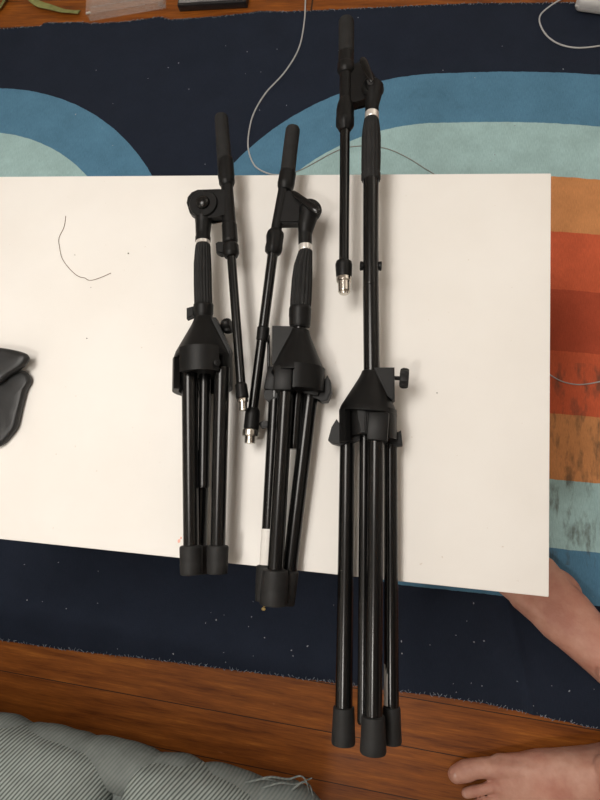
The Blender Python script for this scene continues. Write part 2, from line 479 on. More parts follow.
def block(name, root, x, y, z, w, h, d, ang=0, m=None, bev=.0018, tilt=0):
    """box centred at px; w across, h along the stand in px, d metres thick"""
    c = P(x, y, z); s = S(x, y, z)
    R = Matrix.Rotation(math.radians(ang), 3, 'Z') @ Matrix.Rotation(math.radians(tilt), 3, 'Y')
    bm = bmesh.new(); add_box(bm, c, (R @ Vector((1, 0, 0)), R @ Vector((0, 1, 0)), R @ Vector((0, 0, 1))), (w*s/2, h*s/2, d/2), bev)
    return obj(name, bm, m or M_PLASTIC, root)
def disc(name, root, c, axis, prof, m=None, seg=32, lobes=0, depth=0):
    bm = bmesh.new(); axis = axis.normalized()
    add_path(bm, [c+axis*t for t, r in prof], [r for t, r in prof], seg, rib=lobes, ribdepth=depth)
    return obj(name, bm, m or M_PLASTIC, root)
def slab(name, root, poly, z0, z1, bev=.0015, m=None):
    bm = bmesh.new(); px_prism(bm, poly, z0, z1, bev); return obj(name, bm, m or M_PLASTIC, root)
def sticker(leg_, st, z, r_scale, a0, a1):
    """paper wrapped part of the way round a leg between angles a0..a1 (0 = right, 90 = up)"""
    bm = bmesh.new(); rows = []
    (xa, ya, w), (xb, yb, wb), za, zb = st[0], st[1], z[0], z[1]
    A, B = P(xa, ya, za), P(xb, yb, zb)
    s_, u_, d_ = frame(B-A)
    if s_.x < 0: s_ = -s_
    for p, ww in ((A, w), (B, wb)):
        r = S(xa, ya, za)*ww/2*r_scale
        rows.append([bm.verts.new(p+s_*r*math.cos(math.radians(a0+(a1-a0)*k/10))+Vector((0, 0, 1))*r*math.sin(math.radians(a0+(a1-a0)*k/10))) for k in range(11)])
    for k in range(10): bm.faces.new((rows[0][k], rows[0][k+1], rows[1][k+1], rows[1][k]))
    o = obj('sticker', bm, M_STICKER, leg_); o['label'] = 'white paper sticker'
    return o

UP = Vector((0, 0, 1))
GROUP = 'black folded microphone stands on the table'
# ------------------------------------------------------------------ stand on the left
def stand_left():
    r = thing('microphone_stand', 'short black folding microphone stand with round pivot knob, leftmost of the three', 'microphone stand', P(204, 380, TZ), GROUP)
    ZH, ZN, ZB = .487, .493, .493
    # legs: one below, two above
    leg(r, (205, 368, 15), (199, 546, 15), .4660, .4645, 27, (22, 21))
    leg(r, (189.5, 368, 16), (191, 546, 15.5), .497, .488, 28, (23, 22))
    leg(r, (222.0, 368, 15.5), (217.8, 546, 15), .497, .488, 27, (22, 20.5))
    pole = tubeobj('centre_pole', [(205, 360, 11.5), (203.5, 486, 11.5), (203.5, 488, 10)], .487, .484, M_TUBE, r)
    hub(r, 204, 318, 203, 357, 19, 57, ZH+.001, ZH, 3)
    tubeobj('hub_core', [(203, 350, 44), (203, 375, 43)], ZH, ZH, M_PLASTIC, r, 32)
    arc('hub_band', r, (203, 353), (203, 377), ZH, ZH, 57.5, 57.5, 40, 124, .006)
    arc('leg_bracket', r, (203, 360), (203, 391), ZH-.002, ZH-.002, 59.5, 60.5, 142, 215, .008)
    arc('leg_bracket', r, (203, 358), (203, 389), ZH-.002, ZH-.002, 58.5, 59, -40, 30, .008)
    arc('leg_bracket', r, (203, 360), (203, 388), ZH-.001, ZH-.001, 54, 54, 242, 298, .008)
    c = P(217.3, 362.5, .5174); disc('screw', r, c, Vector((.45, 0, 1)), [(0, .0042), (.0008, .0042), (.0012, .0034), (.0012, .0018), (.0002, .0016)], M_PLASTIC, 20)
    # fin with the pole lock knob behind it
    slab('lock_fin', r, [(211, 318), (217, 319), (232, 352), (231, 357), (220, 357)], .480, .494)
    kc = P(224, 327, .478); kn = disc('lock_knob', r, kc, Vector((1, .25, .1)), [(-.004, .0045), (0, .0095), (.003, .0108), (.008, .0108), (.0105, .0085), (.011, .004)], M_PLASTIC, 40, 10, .14)
    # collar, handle, ring, neck
    tubeobj('collar', [(203.5, 303, 18), (203.5, 305, 20), (203.5, 314, 20), (203.8, 317, 18), (204, 322, 16)], ZN, ZH, M_PLASTIC, r, 28)
    slab('collar_tab', r, [(187.5, 309), (195, 307), (195, 317), (187.5, 320)], .484, .494)
    tubeobj('grip', dense([(203, 244, 13.5), (203, 246, 15), (202.8, 252, 16), (202.6, 264, 17.6), (202.8, 285, 18), (203.3, 303, 18), (203.3, 306, 17)]), ZN, ZN-.002, M_FOAM, r, 72, rib=18, ribdepth=.09)
    tubeobj('metal_ring', [(203, 241.2, 13.6), (203, 241.7, 14.6), (203, 244, 14.6), (203, 244.4, 13.6)], ZN, ZN, M_STEEL, r, 28)
    tubeobj('neck', [(204, 208, 17), (203.8, 218, 18), (203.4, 224, 16), (203, 232, 14.8), (203, 236, 14.5), (203, 237.4, 15.4), (203, 241.4, 15.4)], ZN, ZN, M_PLASTIC, r, 28)
    # pivot: clamp plate, round disc, knob
    pv = slab('pivot_plate', r, [(188, 205), (189, 199.5), (193, 194.5), (199, 192), (221, 192.5), (231, 193), (232, 219), (211, 219.2), (206, 221), (198, 219.5), (191, 215)], .484, .5015, .003)
    c = P(203.7, 204.2, .5015)
    disc('pivot_disc', pv, c, UP, [(0, .0198), (.0022, .0198), (.0034, .0188), (.0036, .0172), (.003, .0168), (.003, .008)], M_PLASTIC, 48)
    disc('pivot_knob', pv, c+UP*.003, UP, [(0, .0098), (.002, .0098), (.0045, .0088), (.0062, .0066), (.0072, .0036), (.0075, .0008)], M_TUBE, 32)
    # boom
    bo = tubeobj('boom_arm', [(226.5, 176, 11.5), (229, 222, 13.8), (230, 232, 13.5)], ZB, ZB, M_PLASTIC, r, 28)
    tubeobj('boom_grip', [(221.3, 115.6, 9), (221.3, 116.2, 12), (221.4, 118, 13.4), (223.3, 145, 14.3), (225.6, 176, 15), (225.7, 178, 14.6)], ZB, ZB, M_FOAM, bo, 32)
    tubeobj('grip_collar', [(225.2, 160.5, 15.6), (225.4, 161, 16), (226.3, 177, 16.8), (226.6, 178.5, 16.2), (227, 183, 16), (227.6, 186, 13)], ZB, ZB, M_PLASTIC, bo, 32)
    tubeobj('clutch', [(229.2, 223.5, 13), (229.3, 225, 15.2), (230.1, 241, 15.6), (230.3, 243, 14.5), (230.4, 243.5, 13), (230.6, 246, 16.2), (231, 254, 16.6), (231.3, 257, 13)], ZB, ZB, M_PLASTIC, bo, 32)
    slab('clutch_tab', bo, [(216.5, 244.5), (219, 243), (229, 243), (229, 255), (221, 256), (217, 254)], .486, .4985, .0025)
    tubeobj('telescopic_tube', [(231.2, 254, 9.2), (241.2, 386, 9.2)], ZB, ZB+.001, M_TUBE, bo, 24)
    end_fitting(bo, [(242.6, 398, 9.5), (242.7, 400, 11.2), (242.8, 402, 11.2), (242.8, 402.2, 8.4), (243.3, 410.5, 8.4)], [(241, 383, 9.5), (241.1, 385, 12), (242.2, 396, 13), (242.5, 398, 12.6), (242.6, 399, 10)], ZB+.001)
stand_left()

# ------------------------------------------------------------------ stand in the middle
def stand_middle():
    r = thing('microphone_stand', 'black folding microphone stand with splayed legs and white sticker, middle of the three', 'microphone stand', P(298, 390, TZ), GROUP)
    ZH, ZN, ZB = .487, .495, .493
    # legs
    l1 = leg(r, (276.5, 372, 13), (266.3, 566, 13), .472, .462, 34, (20, 19))
    sticker(l1, [(268.2, 529, 13), (266.4, 565, 13)], (.4638, .4620), 1.04, 60, 215)
    leg(r, (311.5, 385, 15.5), (289.5, 571, 15), .478, .468, 33, (19, 18))
    leg(r, (286.5, 380, 15), (275.3, 570, 16), .503, .488, 34, (26, 28))
    tubeobj('centre_pole', [(299, 372, 12), (294, 445, 12), (294, 449, 11)], .484, .480, M_TUBE, r)
    # tripod head
    hub(r, 299.5, 331, 298, 372, 20, 54, ZH+.002, ZH, 2)
    tubeobj('hub_core', [(298, 366, 42), (297, 392, 41)], ZH, ZH, M_PLASTIC, r, 32)
    slab('lock_box', r, [(273.5, 328), (291, 328.5), (296, 331), (282, 360), (279, 367), (273.5, 366)], .478, .499)
    arc('hub_band', r, (298, 370), (297.5, 393), ZH, ZH, 55, 54, 2, 88, .007)
    block('leg_bracket', r, 284.5, 379.5, .5045, 19, 26, .024, 3, bev=.003)
    block('leg_bracket', r, 314, 386, .478, 16, 22, .024, -8)
    block('leg_bracket', r, 273, 380, .470, 12, 24, .022, -5)
    slab('leg_hook', r, [(306, 384), (322, 389), (325, 381), (328, 376.5), (331, 382), (332, 393), (328, 402), (322, 403), (318, 399), (306, 397)], .470, .486)
    slab('leg_hook', r, [(265, 392), (274, 389), (280, 393), (279, 400), (269, 403), (265, 399)], .463, .479)
    slab('leg_hook', r, [(259, 424), (263, 421.5), (274, 421), (274, 427), (262, 428.5)], .462, .472)
    tubeobj('lock_screw', [(268.5, 335, 3), (268.5, 388, 3)], .478, .476, M_TUBE, r, 12)
    # pole, collar, handle, ring, neck
    tubeobj('pole', [(300, 318, 14), (299.5, 334, 14)], ZN-.003, ZH+.004, M_TUBE, r, 24)
    tubeobj('collar', [(300.3, 306, 20.5), (300.2, 309, 22.5), (300, 316, 22.5), (300, 318, 22), (299.9, 325, 21.5), (299.8, 327, 20), (299.8, 327, 16), (299.8, 320, 15)], ZN, ZN-.003, M_PLASTIC, r, 32)
    tubeobj('grip', dense([(305.5, 250.5, 13), (305.5, 252, 14.2), (304.5, 258, 16.2), (303, 267, 19.2), (302, 280, 21), (300.8, 300, 21.8), (300.3, 310, 21)]), ZN, ZN-.002, M_FOAM, r, 72, rib=16, ribdepth=.10)
    tubeobj('metal_ring', [(305.2, 245, 12.6), (305.2, 245.6, 13.8), (305.4, 250.4, 13.8), (305.4, 251, 12.8)], ZN, ZN, M_STEEL, r, 28)
    tubeobj('neck', [(309, 208, 20), (308.5, 216, 19), (306, 226, 17), (305, 234, 13.8), (305.2, 245.4, 13.6)], ZN, ZN, M_PLASTIC, r, 28)
    # pivot with its wing lever
    pv = slab('pivot_plate', r, [(288.5, 193), (297, 195), (309, 202), (315, 210), (314, 222), (306, 225.5), (278, 225.8), (283, 196)], .482, .4985, .002)
    tilt = Vector((.42, .10, 1)).normalized()
    c = P(310.5, 210, .497)
    disc('pivot_disc', pv, c-tilt*.006, tilt, [(0, .0125), (.002, .0150), (.009, .0150), (.011, .0140), (.0115, .0125), (.0105, .012), (.0105, .004)], M_PLASTIC, 40)
    bm = bmesh.new()
    a, b = P(291.5, 191.5, .507), P(319.5, 212.5, .511)
    s_, u_, d_ = frame(b-a); L = (b-a).length
    add_path(bm, [a+d_*L*t for t in (0, .04, .15, .45, .8, .95, 1)], [.0015, .0032, .0042, .0048, .0058, .0052, .002], 20, flat=(1, .55))
    add_path(bm, [P(310.5, 208, .499), P(310.5, 207.5, .509)], [.0055, .0045], 20)
    obj('wing_lever', bm, M_TUBE, pv)
    # boom
    bo = tubeobj('boom_arm', [(285.8, 172, 12), (283.3, 192, 11.2), (275, 236, 11)], ZB, ZB, M_PLASTIC, r, 28)
    tubeobj('boom_grip', [(293.0, 127.4, 9.5), (293.0, 128, 12.5), (292.8, 130, 14.4), (290.5, 148, 14.6), (287.8, 172, 15), (287.7, 174, 14)], ZB, ZB, M_FOAM, bo, 32)
    tubeobj('grip_collar', [(288, 172, 15.5), (287.8, 173.5, 16.6), (286, 184, 17.2), (285.5, 187.5, 16.2), (285, 190.5, 13)], ZB, ZB, M_PLASTIC, bo, 32)
    tubeobj('clutch', [(275.8, 230, 12), (275.5, 233, 17), (275, 236, 18.2), (274.5, 243, 17), (273.8, 248, 18), (273.2, 252, 17), (272.8, 254.5, 12)], ZB, ZB, M_PLASTIC, bo, 40, rib=8, ribdepth=.05)
    tubeobj('telescopic_tube', [(273, 252, 10.4), (252.6, 412, 10)], ZB, ZB-.016, M_TUBE, bo, 24)
    tubeobj('sliding_clip', [(263.6, 327, 11), (263.5, 328, 12.5), (262.2, 340, 12.5), (262, 341, 11)], ZB-.0075, ZB-.009, M_PLASTIC, bo, 24)
    z = ZB-.016
    end_fitting(bo, [(250.8, 429.5, 15), (250.7, 430.5, 16.6), (250.3, 435.5, 16.6), (250.2, 436.5, 15), (250.2, 436.6, 10.6), (249.8, 443.5, 10.6)], [(253, 408, 10.5), (252.9, 410.5, 14), (252.5, 414, 15), (251.2, 428, 15.4), (251, 430, 14)], z)
stand_middle()

# ------------------------------------------------------------------ tall stand on the right
def stand_right():
    r = thing('microphone_stand', 'long black folding microphone stand overhanging both table edges, rightmost of the three', 'microphone stand', P(366, 420, TZ), GROUP)
    ZH, ZN, ZB = .487, .503, .501
    leg(r, (347.5, 425, 14.5), (343.8, 707, 17.4), .476, .461, 34.5, (21.5, 24))
    lr = leg(r, (390.5, 430, 13), (391.5, 707, 14.8), .476, .461, 34, (18, 20))
    sticker(lr, [(391.3, 664, 14), (391.4, 705, 14.5)], (.4630, .4610), 1.04, 118, 190)
    leg(r, (376, 425, 15.5), (373.4, 716, 17.6), .508, .489, 34.5, (23.5, 26.5))
    tubeobj('centre_pole', [(365, 420, 10.5), (363.2, 722, 12), (363.2, 724, 10)], .487, .473, M_TUBE, r)
    # tripod head
    hub(r, 372, 372, 368, 412, 20, 58, ZH+.003, ZH, 2)
    tubeobj('hub_core', [(368, 402, 40), (368, 436, 39)], ZH, ZH-.001, M_PLASTIC, r, 32)
    slab('lock_box', r, [(374, 369.5), (394.5, 369.5), (394.8, 400), (392.5, 401.5), (386, 396)], .482, .5035)
    sc = P(394.5, 378, .492)
    kn = disc('lock_knob', r, P(399.6, 378, .492), Vector((1, -.01, 0)), [(0, .0095), (.001, .0118), (.004, .0132), (.0085, .0128), (.0108, .0115), (.0112, .006)], M_RUBBER, 48, 12, .10)
    disc('knob_screw', kn, sc-Vector((.002, 0, 0)), Vector((1, 0, 0)), [(0, .0026), (.010, .0026)], M_TUBE, 14)
    block('leg_bracket', r, 378, 427.5, .5085, 21, 29, .024, 0, bev=.003)
    arc('leg_bracket', r, (368, 411), (368, 440), ZH, ZH-.001, 57, 57, -30, 42, .008)
    arc('leg_bracket', r, (368, 411), (368, 443), ZH, ZH-.001, 58, 57, 138, 205, .008)
    slab('hub_rib', r, [(357.5, 410), (366.5, 410), (365.5, 433), (361.5, 433), (358.5, 420)], .500, .5155, .0015)
    tubeobj('hinge_pin', [(355.5, 411, 5), (355.5, 434, 5)], .497, .496, M_TUBE, r, 14)
    slab('leg_hook', r, [(337, 420), (332, 428), (328.5, 441), (332, 444), (340, 446), (362, 440), (363, 434), (348, 432), (341, 428)], .472, .488)
    slab('leg_hook', r, [(384, 434), (392, 437), (398, 434), (401, 431), (402.5, 446), (394, 447), (384, 444)], .470, .484)
    # pole, its cross bolt and seam
    tubeobj('pole', [(370.8, 172, 15.6), (370.8, 285, 15.8), (370.8, 285.6, 15.2), (370.8, 286.2, 16), (371.8, 376, 16.2)], ZN, ZH+.004, M_TUBE, r, 32)
    for s_, x in ((-1, 362.2), (1, 379.5)):
        c = P(x, 266, .4935)
        disc('cross_bolt', r, c-Vector((s_*.002, 0, 0)), Vector((s_, 0, 0)), [(0, .0055), (.004, .0062), (.0048, .0055), (.005, .002)], M_PLASTIC, 20)
    tubeobj('grip', dense([(371.5, 119, 13.8), (371.5, 120, 15), (371.3, 128, 17.5), (371.2, 137, 19.2), (371, 160, 19.4), (370.8, 171, 19), (370.8, 172.5, 18), (370.8, 173, 19.4), (370.8, 180, 19.4), (370.8, 181.5, 17)]), ZN, ZN-.002, M_FOAM, r, 72, rib=16, ribdepth=.07)
    tubeobj('metal_ring', [(371.9, 112.5, 12.8), (371.9, 113.2, 14), (371.8, 118.4, 14), (371.8, 119, 13)], ZN, ZN, M_STEEL, r, 28)
    tubeobj('neck', [(373.5, 86, 20), (373, 96, 17), (372, 106, 13.6), (371.9, 113, 13.4)], ZN, ZN, M_PLASTIC, r, 28)
    # pivot
    pv = slab('pivot_plate', r, [(343, 68), (357, 69), (361, 63), (366, 67), (374, 78), (380, 88), (379, 98), (370, 103), (362, 103), (343, 110)], .487, .5035, .002)
    tilt = Vector((.48, .05, 1)).normalized()
    c = P(373, 88, .505)
    disc('pivot_disc', pv, c-tilt*.006, tilt, [(0, .0135), (.002, .0155), (.008, .0155), (.010, .0145), (.0104, .013), (.0095, .0125), (.0095, .004)], M_PLASTIC, 40)
    bm = bmesh.new()
    a, b = P(362, 57.5, .518), P(372, 82, .521)
    s_, u_, d_ = frame(b-a); L = (b-a).length
    add_path(bm, [a+d_*L*t for t in (0, .05, .2, .5, .8, .95, 1)], [.0015, .0040, .0052, .0050, .0042, .003, .0012], 20, flat=(1, .55))
    add_path(bm, [P(371, 82, .507), P(370.5, 81.5, .519)], [.0055, .0045], 20)
    obj('wing_lever', bm, M_TUBE, pv)
    # boom
    bo = tubeobj('boom_arm', [(346, 52, 12), (345.6, 70, 11.8), (345.2, 108, 11.8)], ZB, ZB, M_PLASTIC, r, 28)
    tubeobj('boom_grip', [(346.4, 19.4, 10), (346.4, 20, 13.5), (346.4, 22, 15.6), (346.3, 52, 15.6), (346.3, 54, 14)], ZB, ZB, M_FOAM, bo, 32)
    tubeobj('grip_collar', [(346.3, 52.5, 14), (346.2, 54, 15.6), (346.1, 64, 15.6), (346, 65, 17.2), (345.9, 71, 17.4), (345.8, 74, 13)], ZB, ZB, M_PLASTIC, bo, 32)
    tubeobj('clutch', [(345.4, 99, 12), (345.3, 104, 15.6), (345.2, 110, 18), (345.1, 117, 17.6), (345.1, 118, 18.6), (345, 126, 18.2), (345, 128, 15), (345, 131, 12)], ZB, ZB, M_PLASTIC, bo, 40, rib=8, ribdepth=.04)
    tubeobj('telescopic_tube', [(345, 126, 10), (344, 264, 10)], ZB, ZB-.006, M_TUBE, bo, 24)
    z = ZB-.006
    end_fitting(bo, [(344, 277, 14.5), (344, 278, 15.5), (344, 281.5, 15), (344.1, 282, 12.4), (344.2, 291, 12), (344.2, 294, 8.5)], [(344, 261, 11), (344, 262, 15.5), (343.8, 265, 17), (344, 275, 16), (344, 278, 15)], z)
stand_right()

# ------------------------------------------------------------------ things on the table
def pad(name, label, cat, poly, z0, thick, seam=.9):
    """a soft flat leather body with a seam line round it"""
    pts = [P(x, y, z0+thick*.25) for x, y in poly]
    pts = [p.xy.to_3d() for p in spline(pts+[pts[0]], 5)[:-1]]
    c = sum(pts, Vector())/len(pts)
    bm = bmesh.new(); rings = []
    for k, (zz, s) in enumerate([(0, .93), (.12, .985), (.42, 1.0), (.5, 1.012), (.58, 1.0), (.82, .965), (.94, .90), (1.0, .74), (1.02, .4)]):
        rings.append([bm.verts.new(c+(p-c)*s+Vector((0, 0, z0+zz*thick+(.0008*noise.noise((p*30)) if k > 5 else 0)))) for p in pts])
    n = len(pts)
    for A, B in zip(rings, rings[1:]):
        for k in range(n): bm.faces.new((A[k], A[(k+1) % n], B[(k+1) % n], B[k]))
    bm.faces.new(rings[0][::-1]); bm.faces.new(rings[-1])
    o = obj(name, bm, M_LEATHER, None, 60)
    bm = bmesh.new()
    loop = [c+(p-c)*seam+Vector((0, 0, z0+.90*thick)) for p in pts]
    for k in range(0, n):
        a, b = loop[k], loop[(k+1) % n]
        add_path(bm, [a.lerp(b, .12), a.lerp(b, .88)], [.0006, .0006], 6)
    s = obj('stitching', bm, M_RUBBER, o)
    tag(o, label, cat, 'leather pouches at the left table end'); return o
pad('leather_pouch', 'black padded leather pouch with curved edge, lower one at left table end', 'pouch',
    [(-12, 392), (0, 376), (14, 371.5), (24, 371.5), (30, 375), (32, 382), (27.5, 391), (23, 408), (19.5, 424), (17, 430), (12, 436.5), (3.5, 445), (-8, 448), (-20, 440), (-22, 410)], TZ+.0003, .013)
pad('leather_pouch', 'black leather pouch with pointed corner resting over the curved one', 'pouch',
    [(-60, 352), (-25, 348), (0, 348.5), (16, 351), (25, 353.5), (29.5, 356.5), (28.5, 362), (22, 368.5), (9, 377), (0, 384), (-30, 396), (-60, 396)], TZ+.0138, .012)

def strand(name, pts, r, m, label, cat, z=None, n=8, seg=8):
    bm = bmesh.new(); pp = spline(pts, n); add_path(bm, pp, [r]*len(pp), seg)
    o = obj(name, bm, m); tag(o, label, cat); return o
z = TZ+.0004
strand('hair_strand', [P(x, y, z) for x, y in ((65.8, 216), (64, 227), (59, 238), (59.5, 247), (62, 258), (68, 267), (75, 274), (80, 277), (85, 278)
        , (88, 280), (93, 280), (102, 277), (111, 273))], .00045, M_HAIR, 'thin curled brown hair on the white tabletop, left of the stands', 'hair')
for (x, y, rr, lab) in ((128.5, 253.5, .0010, 'dark crumb right of the curled hair on the tabletop'), (75, 255, .0006, 'tiny crumb inside the curl of hair on the tabletop'),
                     (87, 338.5, .0008, 'tiny crumb on bare tabletop between the pouches and the left stand'), (91, 287.5, .0005, 'faint speck just below the curled hair on the tabletop'), (437, 393, .0007, 'tiny crumb on the tabletop right of the long stand knob')):
    bm = bmesh.new(); add_ball(bm, P(x, y, TZ)+Vector((0, 0, rr*.65)), rr, (1.2, 1, .7), 10, Matrix.Rotation(x, 3, 'Z'))
    o = recenter(obj('crumb', bm, M_CRUMB)); tag(o, lab, 'crumb', 'crumbs on the white tabletop')
bm = bmesh.new()
c = P(263.5, 609, .006)
add_ball(bm, c, .0042, (1, .8, .6), 12); add_ball(bm, c+Vector((.001, .007, .0)), .0035, (1, .9, .6), 12)
o = recenter(obj('crumb', bm, M_BRASS)); tag(o, 'yellowish crumb on the navy rug below the middle stand feet', 'crumb')

# ------------------------------------------------------------------ cables on the rug
def rp(x, y, r):
    p = P(x, y, .005); return Vector((p.x, p.y, rug_z(p.x, p.y)+r))
strand('cable', [rp(x, y, .0019) for x, y in ((312, -30), (306, -5), (304.5, 20), (299, 48), (285, 72), (266, 93), (254, 113), (249, 132), (248.5, 150), (255, 166), (268, 173.5), (280, 175), (290, 174))], .0018, M_CABLE,
       'pale grey cable looping across navy and blue rug bands above the table', 'cable', n=10, seg=12)
strand('wire', [rp(x, y, .0011) for x, y in ((289, 174), (300, 170), (312, 164), (328, 155), (341, 149), (352, 146.5), (368, 146), (388, 149), (408, 158), (424, 168), (440, 178), (470, 200))], .0011, M_WIRE,
       'thin grey wire on the teal rug band passing under the middle and long stands', 'wire')
strand('wire', [rp(x, y, .0012) for x, y in ((520, 350), (540, 366), (552, 376), (564, 382), (580, 384.5), (600, 381.5), (625, 374))], .0012, M_CABLE,
       'thin pale wire across the dark red rug bands right of the table', 'wire')
strand('charging_cable', [rp(x, y, .0019) for x, y in ((640, 36), (618, 43), (600, 46), (578, 48), (560, 44.5), (547, 36), (540, 24), (540.5, 15), (549, 7), (560, 0), (575, -8))], .0018, M_CABLE,
       'white charging cable curving on the navy rug at the top right', 'cable', n=10, seg=12)
bm = bmesh.new()
c = P(592, 0, .022)
R = Matrix.Rotation(math.radians(-14), 3, 'Z')
add_box(bm, Vector((c.x+.006, c.y+.006, .0240)), (R.col[0], R.col[1], R.col[2]), (.036, .032, .0185), .0125, 5)
o = recenter(obj('power_adapter', bm, M_WHITE)); tag(o, 'rounded white power adapter at the rug edge beside the white charging cable', 'power adapter')
bm = bmesh.new(); add_box(bm, Vector((c.x+.006, c.y+.006, .0240)), (R.col[0], R.col[1], R.col[2]), (.0362, .0322, .0003), .00015)
obj('seam', bm, M_CABLE, o)

# ------------------------------------------------------------------ things on the boards behind the rug
# clear plastic box
b0, b1 = P(90, 21.5, .001), P(166, 8.5, .001)
d = (b1-b0).xy.to_3d().normalized(); nrm = Vector((-d.y, d.x, 0))
Lb = (b1-b0).length
box = thing('plastic_box', 'clear plastic box with ribbed lid on floorboards behind the rug', 'box', b0+d*Lb/2+nrm*.06)
def bx(a, b, z0, z1, bm, bev=.0006):
    add_box(bm, b0+d*(a[0]+b[0])/2+nrm*(a[1]+b[1])/2+Vector((0, 0, (z0+z1)/2-b0.z)), (d, nrm, UP), ((b[0]-a[0])/2, (b[1]-a[1])/2, (z1-z0)/2), bev)
bm = bmesh.new(); D_ = .13
bx((0, 0), (Lb, D_), .0005, .0025, bm); bx((0, 0), (Lb, .0018), .0025, .022, bm); bx((0, D_-.0018), (Lb, D_), .0025, .022, bm)
bx((0, .0018), (.0018, D_-.0018), .0025, .022, bm); bx((Lb-.0018, .0018), (Lb, D_-.0018), .0025, .022, bm)
obj('tray', bm, M_CLEAR, box)
bm = bmesh.new(); bx((-.001, -.001), (Lb+.001, D_+.001), .0222, .0240, bm)
for k in range(4): bx((.012, .016+.026*k), (Lb-.012, .019+.026*k), .024, .0256, bm)
obj('lid', bm, M_CLEAR, box)
bm = bmesh.new(); bx((Lb*.93, -.004), (Lb*.99, .0), .010, .022, bm); obj('latch', bm, M_CLEAR, box)
bm = bmesh.new(); bx((.002, -.003), (.014, .003), .0245, .0275, bm, .001); obj('latch', bm, M_STEEL, box)
# black flat case
p0, p1 = P(177, 5.5, .02), P(246, 1.5, .02)
d2 = (p1-p0).xy.to_3d().normalized(); n2 = Vector((-d2.y, d2.x, 0)); L2 = (p1-p0).length
bm = bmesh.new(); add_box(bm, (p0+p1)/2+n2*.06+Vector((0, 0, -.0095)), (d2, n2, UP), (L2/2, .06, .0100), .002)
kc = recenter(obj('flat_case', bm, M_BLACKCASE)); tag(kc, 'flat black case with pale rim on floorboards, right of the clear box', 'case')
bm = bmesh.new(); add_box(bm, (p0+p1)/2+n2*.0615+Vector((0, 0, .0015)), (d2, n2, UP), (L2/2-.004, .056, .0012), .0008); obj('rim', bm, M_GREYEDGE, kc)
# olive strap
def ribbon(pts, w, th, tw):
    bm = bmesh.new(); pp = spline(pts, 8); n = len(pp); rings = []
    for i, p in enumerate(pp):
        dd = (pp[min(n-1, i+1)]-pp[max(0, i-1)]).normalized()
        s_ = dd.cross(UP).normalized(); a = tw(i/(n-1)); s_ = s_*math.cos(a)+UP*math.sin(a); u_ = s_.cross(dd).normalized()
        rings.append([bm.verts.new(p+s_*w/2+u_*th/2), bm.verts.new(p-s_*w/2+u_*th/2), bm.verts.new(p-s_*w/2-u_*th/2), bm.verts.new(p+s_*w/2-u_*th/2)])
    for A, B in zip(rings, rings[1:]):
        for k in range(4): bm.faces.new((A[k], A[(k+1) % 4], B[(k+1) % 4], B[k]))
    bm.faces.new(rings[0][::-1]); bm.faces.new(rings[-1]); return bm
bm = ribbon([P(x, y, zz) for x, y, zz in ((-12, 16, .004), (-2, 9, .006), (4, 0, .008), (10, -14, .010), (22, -16, .012), (29, -4, .012), (38, 3.5, .010), (50, 7, .008), (62, 10.5, .007), (72, 11.5, .006), (79, 12, .005))], .018, .0020, lambda t: .2+.3*math.sin(t*9))
o = recenter(obj('webbing_strap', bm, M_STRAP, None, 30)); tag(o, 'twisted olive green strap on floorboards left of the clear box', 'strap')

# ------------------------------------------------------------------ sofa corner
SZ = .36
ea, eb = P(-30, 717, SZ), P(330, 803, SZ)
sd = (eb-ea).xy.to_3d().normalized(); sn = Vector((sd.y, -sd.x, 0))     # sn points away from the rug
sofa = thing('sofa', 'grey green ribbed fabric sofa with puffy gathered seat edge, bottom left', 'sofa', Vector((ea.x, ea.y, 0))+sd*.1+sn*.3)
so = Vector((ea.x, ea.y, 0))
def sp(u, v, z): return so+sd*u+sn*v+Vector((0, 0, z))
Lsofa = (eb-ea).length
# base
bm = bmesh.new(); add_box(bm, sp(-.36, .41, .170), (sd, sn, UP), (.40, .17, .140), .02, 3); obj('base', bm, M_SOFA, sofa)
for u in (-.70, -.02):
    for v in (.28, .54):
        bm = bmesh.new(); add_path(bm, [sp(u, v, .0), sp(u, v, .03)], [.016, .02], 16); obj('foot', bm, M_BLACKCASE, sofa)
# gathered roll along the front edge
bm = bmesh.new(); pts = []; rr = []
u = -.75
while u <= Lsofa+.005:
    pts.append(sp(u, .036+.006*noise.noise(Vector((u*8, 3, 0))), SZ-.046+.004*noise.noise(Vector((u*7, 8, 0)))))
    ph = abs(math.sin(PI*u/.085+1.3*noise.noise(Vector((u*6, 0, 0)))))
    rr.append(.0285+.0055*ph**.6+.002*noise.noise(Vector((u*40, 2, 0))))
    u += .004
k = 14
for i in range(k):
    f = math.sqrt(max(.02, i/k)); rr[-1-i] *= f
add_path(bm, pts, rr, 28); obj('gathered_roll', bm, M_SOFA_EDGE, sofa, 80)
